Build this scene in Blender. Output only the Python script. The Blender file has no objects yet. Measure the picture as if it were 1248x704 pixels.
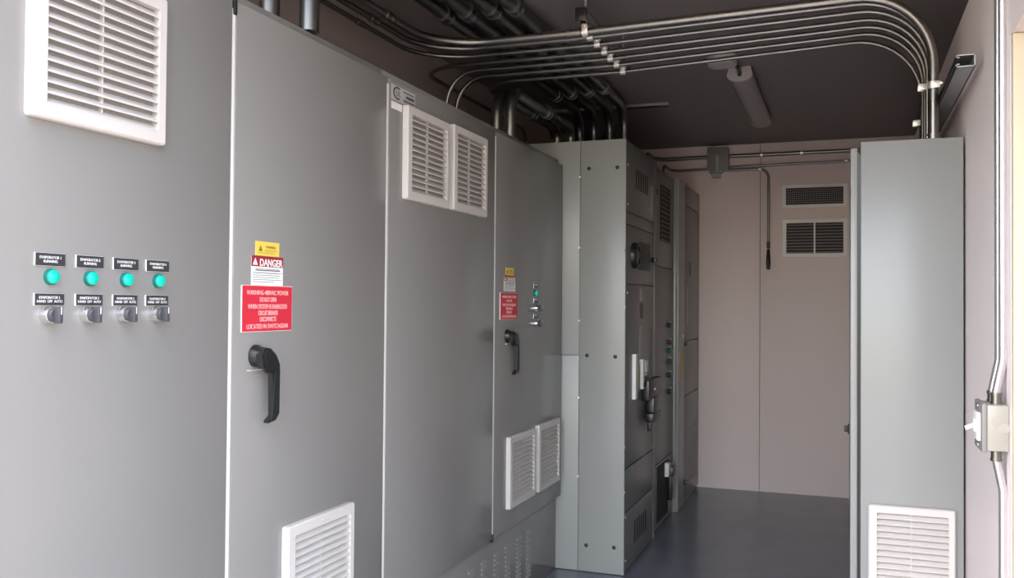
import bpy, bmesh, math
import numpy as np
from mathutils import Vector, Matrix

sc = bpy.context.scene
COL = sc.collection
PI = math.pi

# ------------------------------------------------------------------ camera
F_PX, YAW, PITCH, ROLL = 1102.306, 0.35384703, 0.01787352, 0.00807186
EYE = 1.41
fw = Vector((-math.sin(YAW) * math.cos(PITCH), math.cos(YAW) * math.cos(PITCH), math.sin(PITCH)))
r0 = Vector((math.cos(YAW), math.sin(YAW), 0))
u0 = r0.cross(fw)
rt = math.cos(ROLL) * r0 + math.sin(ROLL) * u0
up = -math.sin(ROLL) * r0 + math.cos(ROLL) * u0
cd = bpy.data.cameras.new('camera')
cd.sensor_width = 36.0
cd.lens = F_PX * 36.0 / 1248.0
cd.clip_start = 0.02
cam = bpy.data.objects.new('camera', cd)
COL.objects.link(cam)
cam.matrix_world = Matrix(((rt.x, up.x, -fw.x, 0), (rt.y, up.y, -fw.y, 0), (rt.z, up.z, -fw.z, EYE), (0, 0, 0, 1)))
sc.camera = cam


def at(ax, val, x, y):
    """The world point on the plane <ax> = val seen at photo pixel (x, y)."""
    d = (x - 624) / F_PX * rt - (y - 352) / F_PX * up + fw
    c = Vector((0, 0, EYE))
    i = 'xyz'.index(ax)
    return c + d * ((val - c[i]) / d[i])


# ------------------------------------------------------------------ materials
def mat(name, col, rough=0.5, metal=0.0, noise=0.0, nscale=3.0, rnoise=0.0, bump=0.0, bscale=40.0, spec=0.5, emit=None, coat=0.0):
    m = bpy.data.materials.new(name)
    m.use_nodes = True
    nt = m.node_tree
    b = nt.nodes['Principled BSDF']
    b.inputs['Base Color'].default_value = (*col, 1)
    b.inputs['Roughness'].default_value = rough
    b.inputs['Metallic'].default_value = metal
    b.inputs['Specular IOR Level'].default_value = spec
    b.inputs['Coat Weight'].default_value = coat
    b.inputs['Coat Roughness'].default_value = 0.12
    if emit:
        b.inputs['Emission Color'].default_value = (*emit[0], 1)
        b.inputs['Emission Strength'].default_value = emit[1]
    if noise or rnoise or bump:
        tc = nt.nodes.new('ShaderNodeTexCoord')
    if noise or rnoise:
        n = nt.nodes.new('ShaderNodeTexNoise')
        n.inputs['Scale'].default_value = nscale
        n.inputs['Detail'].default_value = 5
        nt.links.new(tc.outputs['Object'], n.inputs['Vector'])
    if noise:
        mx = nt.nodes.new('ShaderNodeMix')
        mx.data_type = 'RGBA'
        mx.inputs[6].default_value = (*[max(0, c * (1 - noise)) for c in col], 1)
        mx.inputs[7].default_value = (*[min(1, c * (1 + noise)) for c in col], 1)
        nt.links.new(n.outputs['Fac'], mx.inputs[0])
        nt.links.new(mx.outputs[2], b.inputs['Base Color'])
    if rnoise:
        mr = nt.nodes.new('ShaderNodeMapRange')
        mr.inputs['From Min'].default_value = 0.3
        mr.inputs['From Max'].default_value = 0.7
        mr.inputs['To Min'].default_value = max(0.02, rough - rnoise)
        mr.inputs['To Max'].default_value = rough + rnoise
        nt.links.new(n.outputs['Fac'], mr.inputs['Value'])
        nt.links.new(mr.outputs['Result'], b.inputs['Roughness'])
    if bump:
        n2 = nt.nodes.new('ShaderNodeTexNoise')
        n2.inputs['Scale'].default_value = bscale
        nt.links.new(tc.outputs['Object'], n2.inputs['Vector'])
        bp = nt.nodes.new('ShaderNodeBump')
        bp.inputs['Strength'].default_value = bump
        bp.inputs['Distance'].default_value = 0.01
        nt.links.new(n2.outputs['Fac'], bp.inputs['Height'])
        nt.links.new(bp.outputs['Normal'], b.inputs['Normal'])
    return m


M = {}
M['grey'] = mat('grey enamel paint', (0.235, 0.226, 0.213), 0.22, noise=0.03, nscale=2)
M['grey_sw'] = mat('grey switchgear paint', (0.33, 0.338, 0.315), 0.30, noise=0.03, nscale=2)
M['grey_sw_shade'] = mat('shade-darkened switchgear paint', (0.145, 0.147, 0.142), 0.28, noise=0.03, nscale=2)  # switchgear grey again, darkened to put the fronts' shade into the colour
M['grey_rc'] = mat('smudged grey paint', (0.27, 0.278, 0.268), 0.30, noise=0.03, nscale=2)
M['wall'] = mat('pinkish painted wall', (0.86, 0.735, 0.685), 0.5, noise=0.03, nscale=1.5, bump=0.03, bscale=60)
M['wall_shade'] = mat('shade-darkened wall paint', (0.34, 0.285, 0.27), 0.6, noise=0.03, nscale=1.5)  # wall paint with the weak light above the left cabinets darkened in
M['wall_lit'] = mat('light-raised wall paint', (0.86, 0.77, 0.75), 0.45, noise=0.02, nscale=1.5)  # same wall paint, lightened in place of light on the right wall
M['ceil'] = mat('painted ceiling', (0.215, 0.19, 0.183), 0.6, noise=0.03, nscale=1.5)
M['floor'] = mat('blue grey floor paint', (0.155, 0.17, 0.205), 0.22, noise=0.10, nscale=4, rnoise=0.05, bump=0.02, bscale=8)
M['trim'] = mat('cream trim paint', (0.66, 0.56, 0.40), 0.5)
M['conc'] = mat('concrete ground', (0.20, 0.185, 0.165), 0.9, noise=0.15, nscale=2)
M['emt'] = mat('galvanised conduit', (0.25, 0.24, 0.225), 0.36, 1.0, noise=0.08, nscale=12, rnoise=0.06)
M['emt_shade'] = mat('shade-darkened galvanised conduit', (0.17, 0.172, 0.172), 0.38, 1.0, noise=0.08, nscale=10, rnoise=0.06)  # conduit metal darkened to hold the shade around the ceiling bank
M['emtb'] = mat('bright conduit metal', (0.66, 0.65, 0.66), 0.28, 0.9, noise=0.05, nscale=12)  # paler metal than the other conduit runs
M['zinc'] = mat('bright zinc', (0.85, 0.82, 0.76), 0.35, 0.7)
M['strut'] = mat('galvanised strut', (0.40, 0.40, 0.40), 0.45, 0.8, noise=0.06, nscale=20)
M['white'] = mat('off white plastic', (0.60, 0.565, 0.53), 0.45)
M['filt'] = mat('filter mat', (0.30, 0.28, 0.27), 0.95, noise=0.2, nscale=120)
M['dark'] = mat('dark void', (0.02, 0.02, 0.022), 0.7)
M['black'] = mat('black plastic', (0.012, 0.013, 0.014), 0.32)
M['plate'] = mat('black engraved plate', (0.035, 0.035, 0.04), 0.4)
M['pwhite'] = mat('white plate edge', (0.85, 0.83, 0.80), 0.45)
M['red'] = mat('red engraved plastic', (0.62, 0.028, 0.05), 0.4)
M['dred'] = mat('dark red header', (0.33, 0.02, 0.035), 0.45)
M['ink'] = mat('dark ink', (0.05, 0.05, 0.06), 0.6)
M['pink'] = mat('pale engraved letters', (0.92, 0.55, 0.52), 0.5)
M['yellow'] = mat('yellow label', (0.80, 0.60, 0.10), 0.5)
M['yink'] = mat('ochre ink', (0.28, 0.19, 0.02), 0.6)
M['ylabel'] = mat('tan label', (0.62, 0.50, 0.24), 0.6)
M['green'] = mat('green lamp lens', (0.0, 0.42, 0.30), 0.22, coat=0.3, emit=((0.0, 0.62, 0.44), 0.05))
M['greenb'] = mat('green lamp bezel', (0.0, 0.14, 0.11), 0.3)
M['chrome'] = mat('satin chrome', (0.82, 0.80, 0.78), 0.22, 1.0)
M['knob'] = mat('dark grey knob', (0.055, 0.055, 0.063), 0.45)
M['lampw'] = mat('lamp housing', (0.45, 0.42, 0.41), 0.5)
M['lampd'] = mat('frosted lamp lens', (0.30, 0.28, 0.28), 0.4)
M['vent'] = mat('pale vent metal', (0.92, 0.88, 0.83), 0.45)
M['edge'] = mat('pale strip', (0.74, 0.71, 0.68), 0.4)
M['slat'] = mat('grey vent blade', (0.34, 0.31, 0.30), 0.5)
M['steel'] = mat('cast box metal', (0.36, 0.345, 0.30), 0.5, 0.15, noise=0.06, nscale=30)
M['jbox'] = mat('grey box paint', (0.23, 0.22, 0.215), 0.5)
M['lite'] = mat('light grey label', (0.42, 0.42, 0.41), 0.5)

# frames: (u, v, w) = width, height, outward
FX = (Vector((0, 1, 0)), Vector((0, 0, 1)), Vector((1, 0, 0)))        # face looks to +X
FY = (Vector((1, 0, 0)), Vector((0, 0, 1)), Vector((0, -1, 0)))       # face looks to -Y
FNX = (Vector((0, -1, 0)), Vector((0, 0, 1)), Vector((-1, 0, 0)))     # face looks to -X
FW = (Vector((1, 0, 0)), Vector((0, 1, 0)), Vector((0, 0, 1)))        # plain world axes


class MB:
    """Collects shapes; build() links them as ONE mesh object."""

    def __init__(s, fr=FW, org=(0, 0, 0)):
        s.bm = bmesh.new()
        s.fr = fr
        s.org = Vector(org)
        s.mi = 0
        s.mats = []

    def P(s, a, b, c):
        return s.org + s.fr[0] * a + s.fr[1] * b + s.fr[2] * c

    def use(s, m):
        if m not in s.mats:
            s.mats.append(m)
        s.mi = s.mats.index(m)
        return s

    def box(s, a0, a1, b0, b1, c0, c1, bev=0.0, segs=2):
        vs = [s.bm.verts.new(s.P(a, b, c)) for a in (a0, a1) for b in (b0, b1) for c in (c0, c1)]
        q = [(0, 1, 3, 2), (4, 6, 7, 5), (0, 4, 5, 1), (2, 3, 7, 6), (0, 2, 6, 4), (1, 5, 7, 3)]
        fs = [s.bm.faces.new([vs[i] for i in f]) for f in q]
        for f in fs:
            f.material_index = s.mi
        if bev > 0:
            es = list({e for f in fs for e in f.edges})
            r = bmesh.ops.bevel(s.bm, geom=es, offset=bev, segments=segs, affect='EDGES', profile=0.5)
            for f in r['faces']:
                f.material_index = s.mi
        return s

    def prism(s, pts, c0, c1, bev=0.0):
        """polygon in (u, v) extruded along w; or pts 3-tuples giving their own w offset"""
        lo, hi = [], []
        for p in pts:
            o = p[2] if len(p) > 2 else 0
            lo.append(s.bm.verts.new(s.P(p[0], p[1], c0 + o)))
            hi.append(s.bm.verts.new(s.P(p[0], p[1], c1 + o)))
        n = len(pts)
        fs = [s.bm.faces.new(lo[::-1]), s.bm.faces.new(hi)]
        for i in range(n):
            j = (i + 1) % n
            fs.append(s.bm.faces.new((lo[i], lo[j], hi[j], hi[i])))
        for f in fs:
            f.material_index = s.mi
        if bev > 0:
            es = list(fs[1].edges)
            r = bmesh.ops.bevel(s.bm, geom=es, offset=bev, segments=2, affect='EDGES')
            for f in r['faces']:
                f.material_index = s.mi
        return s

    def rrect(s, a0, a1, b0, b1, c0, c1, rad, bev=0.0, seg=5):
        pts = []
        for (ca, cb, t) in ((a1 - rad, b1 - rad, 0), (a0 + rad, b1 - rad, 90), (a0 + rad, b0 + rad, 180), (a1 - rad, b0 + rad, 270)):
            for k in range(seg + 1):
                g = math.radians(t + 90 * k / seg)
                pts.append((ca + rad * math.cos(g), cb + rad * math.sin(g)))
        return s.prism(pts, c0, c1, bev)

    def ring(s, a0, a1, b0, b1, i0, i1, j0, j1, c0, c1, rad=0.006, bev=0.002):
        """rectangular frame: outer a,b, opening i,j, thickness c0..c1"""
        def rr(x0, x1, y0, y1, r):
            o = []
            for (ca, cb, t) in ((x1 - r, y1 - r, 0), (x0 + r, y1 - r, 90), (x0 + r, y0 + r, 180), (x1 - r, y0 + r, 270)):
                for k in range(5):
                    g = math.radians(t + 90 * k / 4)
                    o.append((ca + r * math.cos(g), cb + r * math.sin(g)))
            return o
        loops = []
        for (pts, c) in ((rr(a0, a1, b0, b1, rad), c0), (rr(a0, a1, b0, b1, rad), c1 - bev), (rr(a0 + bev, a1 - bev, b0 + bev, b1 - bev, max(0.001, rad - bev)), c1),
                         (rr(i0, i1, j0, j1, min(rad, .004)), c1), (rr(i0, i1, j0, j1, min(rad, .004)), c0)):
            loops.append([s.bm.verts.new(s.P(p[0], p[1], c)) for p in pts])
        for l0, l1 in zip(loops, loops[1:] + loops[:1]):
            n = len(l0)
            for i in range(n):
                f = s.bm.faces.new((l0[i], l0[(i + 1) % n], l1[(i + 1) % n], l1[i]))
                f.material_index = s.mi
        return s

    def tube(s, pts, rad, fillet=0.0, n=14, cap=True, world=True):
        """round tube along a polyline; corners filleted"""
        P = [Vector(p) if world else s.P(*p) for p in pts]
        line = [P[0]]
        for i in range(1, len(P) - 1):
            a, b, c = P[i - 1], P[i], P[i + 1]
            d0, d1 = (a - b).normalized(), (c - b).normalized()
            ang = d0.angle(d1)
            if fillet <= 0 or ang > PI - 0.02:
                line.append(b)
                continue
            t = min(fillet / math.tan(ang / 2), (a - b).length * 0.49, (c - b).length * 0.49)
            R = t * math.tan(ang / 2)
            cen = b + (d0 + d1).normalized() * (R / math.sin(ang / 2))
            v0 = (b + d0 * t) - cen
            v1 = (b + d1 * t) - cen
            tot = v0.angle(v1)
            ax = v0.cross(v1).normalized()
            k = max(4, int(tot / 0.13))
            for j in range(k + 1):
                line.append(cen + Matrix.Rotation(tot * j / k, 3, ax) @ v0)
        line.append(P[-1])
        rads = rad if isinstance(rad, (list, tuple)) else [rad] * len(line)
        T = []
        for i in range(len(line)):
            a = line[max(0, i - 1)]
            b = line[min(len(line) - 1, i + 1)]
            T.append((b - a).normalized())
        ref = Vector((0, 0, 1)) if abs(T[0].z) < 0.9 else Vector((1, 0, 0))
        nrm = (ref - T[0] * ref.dot(T[0])).normalized()
        loops = []
        for i, p in enumerate(line):
            nrm = (nrm - T[i] * nrm.dot(T[i])).normalized()
            bn = T[i].cross(nrm)
            loops.append([s.bm.verts.new(p + (nrm * math.cos(2 * PI * k / n) + bn * math.sin(2 * PI * k / n)) * rads[i]) for k in range(n)])
        for l0, l1 in zip(loops, loops[1:]):
            for k in range(n):
                f = s.bm.faces.new((l0[k], l0[(k + 1) % n], l1[(k + 1) % n], l1[k]))
                f.smooth = True
                f.material_index = s.mi
        if cap:
            for f in (s.bm.faces.new(loops[0][::-1]), s.bm.faces.new(loops[-1])):
                f.material_index = s.mi
        return s

    def lathe(s, a, b, prof, n=24, axis=2):
        """profile [(radius, w), ...] turned about the w axis through (a, b)"""
        loops = []
        for (r, c) in prof:
            r = max(r, 1e-5)
            if axis == 2:
                loops.append([s.bm.verts.new(s.P(a + r * math.cos(2 * PI * k / n), b + r * math.sin(2 * PI * k / n), c)) for k in range(n)])
        for l0, l1 in zip(loops, loops[1:]):
            for k in range(n):
                f = s.bm.faces.new((l0[k], l0[(k + 1) % n], l1[(k + 1) % n], l1[k]))
                f.smooth = True
                f.material_index = s.mi
        for f in (s.bm.faces.new(loops[0][::-1]), s.bm.faces.new(loops[-1])):
            f.material_index = s.mi
        return s

    def build(s, name, m=None, parent=None):
        bmesh.ops.recalc_face_normals(s.bm, faces=s.bm.faces)
        me = bpy.data.meshes.new(name)
        off = LOC.get(parent.name, Vector()) if parent else Vector()
        bmesh.ops.translate(s.bm, verts=s.bm.verts, vec=-off)
        s.bm.to_mesh(me)
        s.bm.free()
        if s.mats:
            for k in s.mats:
                me.materials.append(M[k])
        else:
            me.materials.append(M[m])
        try:
            me.set_sharp_from_angle(angle=math.radians(40))
        except Exception:
            pass
        o = bpy.data.objects.new(name, me)
        COL.objects.link(o)
        if parent:
            o.parent = parent
            LOC[o.name] = off
        return o


LOC = {}


def thing(name, label, cat, loc, group=None):
    o = bpy.data.objects.new(name, None)
    COL.objects.link(o)
    o.empty_display_size = 0.05
    o.location = loc
    LOC[o.name] = Vector(loc)
    o['label'] = label
    o['category'] = cat
    if group:
        o['group'] = group
    return o


def struct(o):
    o['kind'] = 'structure'
    return o


def lab(o, text):
    o['label'] = text
    return o


def text(name, body, fr, org, size, m, parent, sx=1.0, align='CENTER', space=1.0, bold=0):
    """raised lettering lying on a face; org = top centre (or left) of the block"""
    c = bpy.data.curves.new('lettering', 'FONT')
    c.body = body
    c.size = size
    c.align_x = align
    c.align_y = 'TOP'
    c.space_line = space
    c.extrude = 0.0002
    c.offset = bold
    t = bpy.data.objects.new('tmp', c)
    COL.objects.link(t)
    dg = bpy.context.evaluated_depsgraph_get()
    me = bpy.data.meshes.new_from_object(t.evaluated_get(dg))
    bpy.data.objects.remove(t)
    bpy.data.curves.remove(c)
    off = LOC.get(parent.name, Vector())
    O = Vector(org)
    for v in me.vertices:
        v.co = O + fr[0] * v.co.x * sx + fr[1] * v.co.y + fr[2] * (v.co.z + 0.0003) - off
    me.materials.clear()
    me.materials.append(M[m])
    o = bpy.data.objects.new(name, me)
    COL.objects.link(o)
    o.parent = parent
    LOC[o.name] = off
    return o


# ------------------------------------------------------------------ the room
XR, XL, YB, YF, ZC = 0.47, -1.95, 7.18, 0.98, 2.671
XW, LEDGE = 0.383, 2.44          # lined lower part of the right wall
JAMB = at('x', XW, 1232, 350).y
HEAD = at('y', JAMB, 1238, 43).z
DOOR0, DOOR1 = 1.85, JAMB - .03
b = MB(); b.box(XL - .1, XR + .1, YF, YB + .1, -.12, 0); struct(b.build('floor', 'floor'))
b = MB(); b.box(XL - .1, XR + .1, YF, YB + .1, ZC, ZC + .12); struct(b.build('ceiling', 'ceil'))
b = MB(); b.box(XL - .1, XL, YF, YB + .1, 0, ZC); struct(b.build('wall_left', 'wall_shade'))
b = MB(); b.use('wall').box(XL, -0.6225, YB, YB + .1, 0, ZC, .002); b.box(-0.6195, XR, YB, YB + .1, 0, ZC, .002)
b.use('dark').box(-0.63, -0.61, YB + .004, YB + .09, 0.01, ZC - .01); struct(b.build('wall_back'))
b = MB(); b.box(XW, XR + .1, JAMB, YB, 0, LEDGE); b.box(XW, XR + .1, YF, JAMB, HEAD, LEDGE)
b.box(XR, XR + .1, YF, YB, LEDGE, ZC); b.box(XW, XR + .1, DOOR0 - .13, DOOR0 - .03, 0, HEAD); struct(b.build('wall_right', 'wall_lit'))  # nearest stretch left open out of view, added to light the left cabinets
b = MB(); b.box(XW + .001, XR + .1, DOOR1, JAMB - .0005, 0, HEAD - .001, .003)
b.box(XW + .001, XR + .1, DOOR0 - .0295, DOOR0, 0, HEAD - .001, .003); struct(b.build('trim_1', 'trim'))
b = MB(); b.box(XR + .03, XR + .08, DOOR0 + .0005, DOOR1 - .0005, .005, HEAD - .001, .003); struct(b.build('door_1', 'trim'))
b = MB(); b.box(-30, 30, -30, 40, -.5, -.35); struct(b.build('ground', 'conc'))


# ------------------------------------------------------------------ shared pieces
def filter_grille(parent, fr, org, W, H, n=13, mg=0.033, th=0.021, divider=True):
    """louvred plastic fan filter grille, org = lower left corner on the panel"""
    g = MB(fr, org)
    g.ring(0, W, 0, H, mg, W - mg * .75, mg * .8, H - mg * .9, 0, th, .008, .004)
    y0, y1 = mg * .8, H - mg * .9
    p = (y1 - y0) / n
    for k in range(n):
        v = y0 + p * k
        # a blade leaning outwards and down
        g2 = [(mg - .001, v + p * .02, th - .002), (mg - .001, v + p * .20, th - .001), (mg - .001, v + p * .80, .004), (mg - .001, v + p * .64, .003)]
        lo = [g.bm.verts.new(g.P(*q)) for q in g2]
        hi = [g.bm.verts.new(g.P(W - mg * .75 + .001, q[1], q[2])) for q in g2]
        g.bm.faces.new(lo[::-1]); g.bm.faces.new(hi)
        for i in range(4):
            g.bm.faces.new((lo[i], lo[(i + 1) % 4], hi[(i + 1) % 4], hi[i]))
    if divider:
        g.box(W * .5 - .002, W * .5 + .002, y0, y1, .002, th - .009)
    # small clip notches on the upper and lower rim
    g.box(W * .5 - .012, W * .5 + .012, H - mg * .55, H - mg * .4, th - .001, th + .002, .0008)
    o = g.build('filter_grille', 'white', parent)
    f = MB(fr, org)
    f.box(mg * .5, W - mg * .4, mg * .5, H - mg * .5, .0005, .003)
    f.build('filter_mat', 'filt', o)
    return o


def nameplate(parent, Y0, Z0, W, H, txt, X, size=.0075):
    b = MB(FX, (X, Y0, Z0))
    b.use('pwhite').rrect(0, W, 0, H, 0, .0028, .001)
    b.use('plate').rrect(.0010, W - .0003, .0004, H - .0004, .0020, .0032, .0008)
    o = b.build('nameplate', None, parent)
    text('lettering', txt, FX, (X + .0034, Y0 + W / 2, Z0 + H * .80), size, 'pwhite', o, sx=.95)
    return o


def pilot_light(parent, Y, Z, X, r=.0155):
    b = MB(FX, (X, Y, Z))
    b.lathe(0, 0, [(r, 0), (r, .004), (r * .96, .0075), (r * .86, .0085), (r * .84, .005)], 28)
    o = b.build('pilot_light', 'greenb', parent)
    l = MB(FX, (X, Y, Z))
    l.lathe(0, 0, [(r * .86, .004), (r * .86, .0095), (r * .78, .0125), (r * .5, .0145), (r * .2, .0152)], 28)
    l.build('lens', 'green', o)
    return o


def selector(parent, Y, Z, X, r=.0165):
    b = MB(FX, (X, Y, Z))
    b.lathe(0, 0, [(r, 0), (r, .012), (r * .92, .018), (r * .72, .019)], 28)
    o = b.build('selector_switch', 'chrome', parent)
    k = MB(FX, (X, Y, Z))
    k.lathe(0, 0, [(r * .82, .012), (r * .82, .024), (r * .72, .027)], 24)
    k.box(-r * .30, r * .30, -r * .95, r * .95, .024, .040, .0025)
    kk = k.build('knob', 'knob', o)
    w = MB(FX, (X, Y, Z))
    w.box(-r * .05, r * .05, r * .1, r * .9, .0395, .0406)
    lab(w.build('pointer_mark', 'pwhite', o), 'white pointer line')
    return o


def lever(parent, Y, Z, X, s=1.0):
    """black rotary handle with a long hanging grip"""
    b = MB(FX, (X, Y, Z))
    b.lathe(0, 0, [(.029 * s, 0), (.029 * s, .008), (.024 * s, .016), (.022 * s, .034), (.017 * s, .038)], 28)
    o = b.build('handle_hub', 'black', parent)
    g = MB(FX, (X, Y, Z))
    g.prism([(-.020 * s, -.026 * s), (-.024 * s, .004 * s), (-.012 * s, .022 * s), (.012 * s, .020 * s), (.036 * s, .002 * s), (.050 * s, -.022 * s), (.050 * s, -.040 * s),
             (.020 * s, -.046 * s), (.004 * s, -.034 * s)], .020 * s, .046 * s, .006 * s)
    g.prism([(.020 * s, -.030 * s), (.050 * s, -.030 * s), (.042 * s, -.150 * s, .006 * s), (.030 * s, -.166 * s, .004 * s), (.006 * s, -.172 * s, .000 * s), (.004 * s, -.166 * s, .000 * s), (.017 * s, -.152 * s, .004 * s)],
            .026 * s, .046 * s, .005 * s)
    g.build('grip', 'black', o)
    t = MB(FX, (X, Y, Z))
    t.box(-.050 * s, .004 * s, -.036 * s, -.033 * s, .012 * s, .022 * s)
    lab(t.build('lock_tab', 'zinc', o), 'bright metal lock tab')
    return o


def signs(parent, X, Yr, Zr0, Zr1, Yd, Zd0, Zd1, Yy, Zy0, Zy1):
    """red plate, danger label and yellow label, each (Y0, Y1) wide"""
    W, H = Yr[1] - Yr[0], Zr1 - Zr0
    b = MB(FX, (X, Yr[0], Zr0))
    b.use('pwhite').rrect(0, W, 0, H, 0, .0028, .001)
    b.use('red').rrect(.0012, W - .0012, .0012, H - .0012, .0020, .0032, .001)
    o = lab(b.build('warning_plate', None, parent), 'red engraved plate with six lines of white capitals')
    lines = ['WARNING-480VAC POWER', 'DO NOT OPEN', 'WHEN SYSTEM IS ENERGIZED', 'CIRCUIT BREAKER', 'DISCONNECTS', 'LOCATED IN SWITCHGEAR']
    zs = [.86, .71, .56, .42, .285, .13]
    for ln, z in zip(lines, zs):
        sx = .93 * W / (len(ln) * H * .142 * .66) if len(ln) > 18 else .62
        text('lettering', ln, FX, (X + .0034, Yr[0] + W / 2, Zr0 + H * (z + .05)), H * .142, 'pink', o, sx=min(.86, sx))
    W, H = Yd[1] - Yd[0], Zd1 - Zd0
    b = MB(FX, (X, Yd[0], Zd0))
    b.use('pwhite').box(0, W, 0, H, 0, .0012)
    b.use('dred').box(0, W, H * .64, H, .0006, .0018)
    b.use('pwhite').prism([(W * .03, H * .69), (W * .18, H * .69), (W * .105, H * .93)], .001, .0022)
    b.use('ink').box(W * .12, W * .88, H * .55, H * .565, .0008, .0016)
    b.box(W * .12, W * .90, H * .50, H * .53, .0008, .0016)
    for k, (a, c) in enumerate(((.04, .92), (.04, .9), (.04, .86), (.04, .95), (.04, .7))):
        z = .41 - .075 * k
        b.box(W * a, W * c, H * z, H * (z + .014), .0008, .0016)
    b.box(0, W, H * .445, H * .452, .0008, .0016)
    o = lab(b.build('danger_label', None, parent), 'white label with a dark red header reading DANGER')
    text('lettering', 'DANGER', FX, (X + .002, Yd[0] + W * .60, Zd0 + H * .94), H * .34, 'pwhite', o, sx=W / H * .53, bold=.0006)
    W, H = Yy[1] - Yy[0], Zy1 - Zy0
    b = MB(FX, (X, Yy[0], Zy0))
    b.use('yellow').box(0, W, 0, H, 0, .0012)
    b.use('yink').prism([(W * .12, H * .32), (W * .28, H * .32), (W * .20, H * .74)], .0006, .0018)
    b.box(W * .08, W * .8, H * .20, H * .225, .0006, .0016)
    b.box(W * .38, W * .9, H * .42, H * .44, .0006, .0016)
    b.box(W * .38, W * .88, H * .33, H * .35, .0006, .0016)
    o = lab(b.build('warning_label', None, parent), 'small yellow warning label')
    text('lettering', 'WARNING', FX, (X + .002, Yy[0] + W * .62, Zy0 + H * .74), H * .24, 'yink', o)


XD = -1.43       # door faces of the left-hand cabinets
DB, DT = 0.398, 2.165


def door(parent, Y0, Y1, Z0=DB, Z1=DT, X=XD, th=.024, m='grey'):
    b = MB(FX, (X, 0, 0))
    b.box(Y0, Y1, Z0, Z1, -th, 0, .003, 2)
    return b.build('door', m, parent)


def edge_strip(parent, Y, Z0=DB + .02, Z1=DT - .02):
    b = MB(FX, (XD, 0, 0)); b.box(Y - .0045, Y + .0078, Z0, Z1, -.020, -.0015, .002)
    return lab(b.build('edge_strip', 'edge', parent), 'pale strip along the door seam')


def cab_body(parent, Y0, Y1, X0=-1.93, X1=-1.456, top=2.195):
    b = MB()
    b.box(X0, X1, Y0, Y1, .37, top, .004)
    b.box(X0, X1 - .001, Y0 + .002, Y1 - .002, 0, .372, .003)
    return b.build('body', 'grey', parent)


def louvers(parent, X, cols, rows, Z0, dz, w=.062):
    for c in cols:
        b = MB(FX, (X, 0, 0))
        for k in range(rows):
            z = Z0 + dz * k
            pts = [(0, z), (0, z + .013), (.0075, z + .002), (.007, z)]
            a, e = c - w / 2, c + w / 2
            lo = [b.bm.verts.new(b.P(a + (.006 if q[0] > .005 else 0), q[1], q[0])) for q in pts]
            hi = [b.bm.verts.new(b.P(e - (.006 if q[0] > .005 else 0), q[1], q[0])) for q in pts]
            b.bm.faces.new(lo[::-1]); b.bm.faces.new(hi)
            for i in range(4):
                b.bm.faces.new((lo[i], lo[(i + 1) % 4], hi[(i + 1) % 4], hi[i]))
        b.build('louver_column', 'grey', parent)


# ------------------------------------------------------------------ left cabinet, near
S1, S2, S3, SE = 1.862, 2.668, 3.655, 4.650
c1 = thing('electrical_cabinet', 'grey two-door cabinet nearest the viewer, with four green lamps on its left door', 'cabinet', (-1.7, 1.85, 0))
cab_body(c1, 1.03, S2 - .003)
d = door(c1, 1.035, S1 - .008)
filter_grille(d, FX, (XD, 1.252, 1.755), .352, .325)
d2 = door(c1, S1 + .008, S2 - .008)
filter_grille(d2, FX, (XD, 2.092, .480), .352, .325)
for i, y in enumerate((1.280, 1.377, 1.474, 1.568)):
    nameplate(c1, y, 1.4775, .0705, .025, 'EVAPORATOR %d\nRUNNING' % (i + 1), XD)
    nameplate(c1, y, 1.402, .0690, .0235, 'EVAPORATOR %d\nHAND  OFF  AUTO' % (i + 1), XD, .0072)
for y in (1.3205, 1.4165, 1.5130, 1.6085):
    pilot_light(c1, y - .003, 1.457, XD)
    selector(c1, y - .012, 1.384, XD)
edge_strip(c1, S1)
signs(c1, XD, (1.901, 2.121), 1.336, 1.456, (1.941, 2.079), 1.4565, 1.5325, (1.957, 2.061), 1.5335, 1.571)
lever(c1, 1.962, 1.274, XD)
p = MB(FX, (XD, S1, 2.15)); p.box(-.004, .006, -.022, .016, -.014, .003, .001)
lab(p.build('latch_pin', 'black', c1), 'small black latch at the top of the door seam')

# ------------------------------------------------------------------ left cabinet, far
c2 = thing('electrical_cabinet', 'grey two-door cabinet with paired grilles, standing between the near cabinet and the switchgear', 'cabinet', (-1.7, 3.65, 0))
cab_body(c2, S2 + .003, SE)
d = door(c2, S2 + .008, S3 - .008)
filter_grille(d, FX, (XD, 2.775, 1.772), .352, .325)
filter_grille(d, FX, (XD, 3.166, 1.775), .346, .330)
d2 = door(c2, S3 + .008, SE - .003)
filter_grille(d2, FX, (XD, 3.812, .492), .358, .325)
filter_grille(d2, FX, (XD, 4.218, .492), .350, .330)
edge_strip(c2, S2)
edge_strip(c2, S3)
signs(c2, XD, (3.716, 3.938), 1.346, 1.466, (3.765, 3.914), 1.472, 1.543, (3.785, 3.892), 1.5445, 1.579)
lever(c2, 3.805, 1.272, XD)
louvers(c2, -1.457, (3.34, 3.48, 3.62, 3.77, 3.91, 4.06, 4.20), 11, .085, .0215)
for z, kind in ((1.506, 'n'), (1.470, 'l'), (1.434, 'n'), (1.396, 's'), (1.357, 'n'), (1.322, 's')):
    if kind == 'n':
        nameplate(c2, 4.175, z - .012, .060, .024, {1.506: 'RUNNING', 1.434: 'HAND OFF AUTO', 1.357: 'RESET'}[z], XD, .008)
    elif kind == 'l':
        pilot_light(c2, 4.195, z, XD, .017)
    else:
        selector(c2, 4.192, z, XD, .017)
b = MB(FX, (XD, 0, 0))
b.use('lite').box(2.690, 2.866, 2.098, 2.150, 0, .0014)
b.use('ink')
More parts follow.
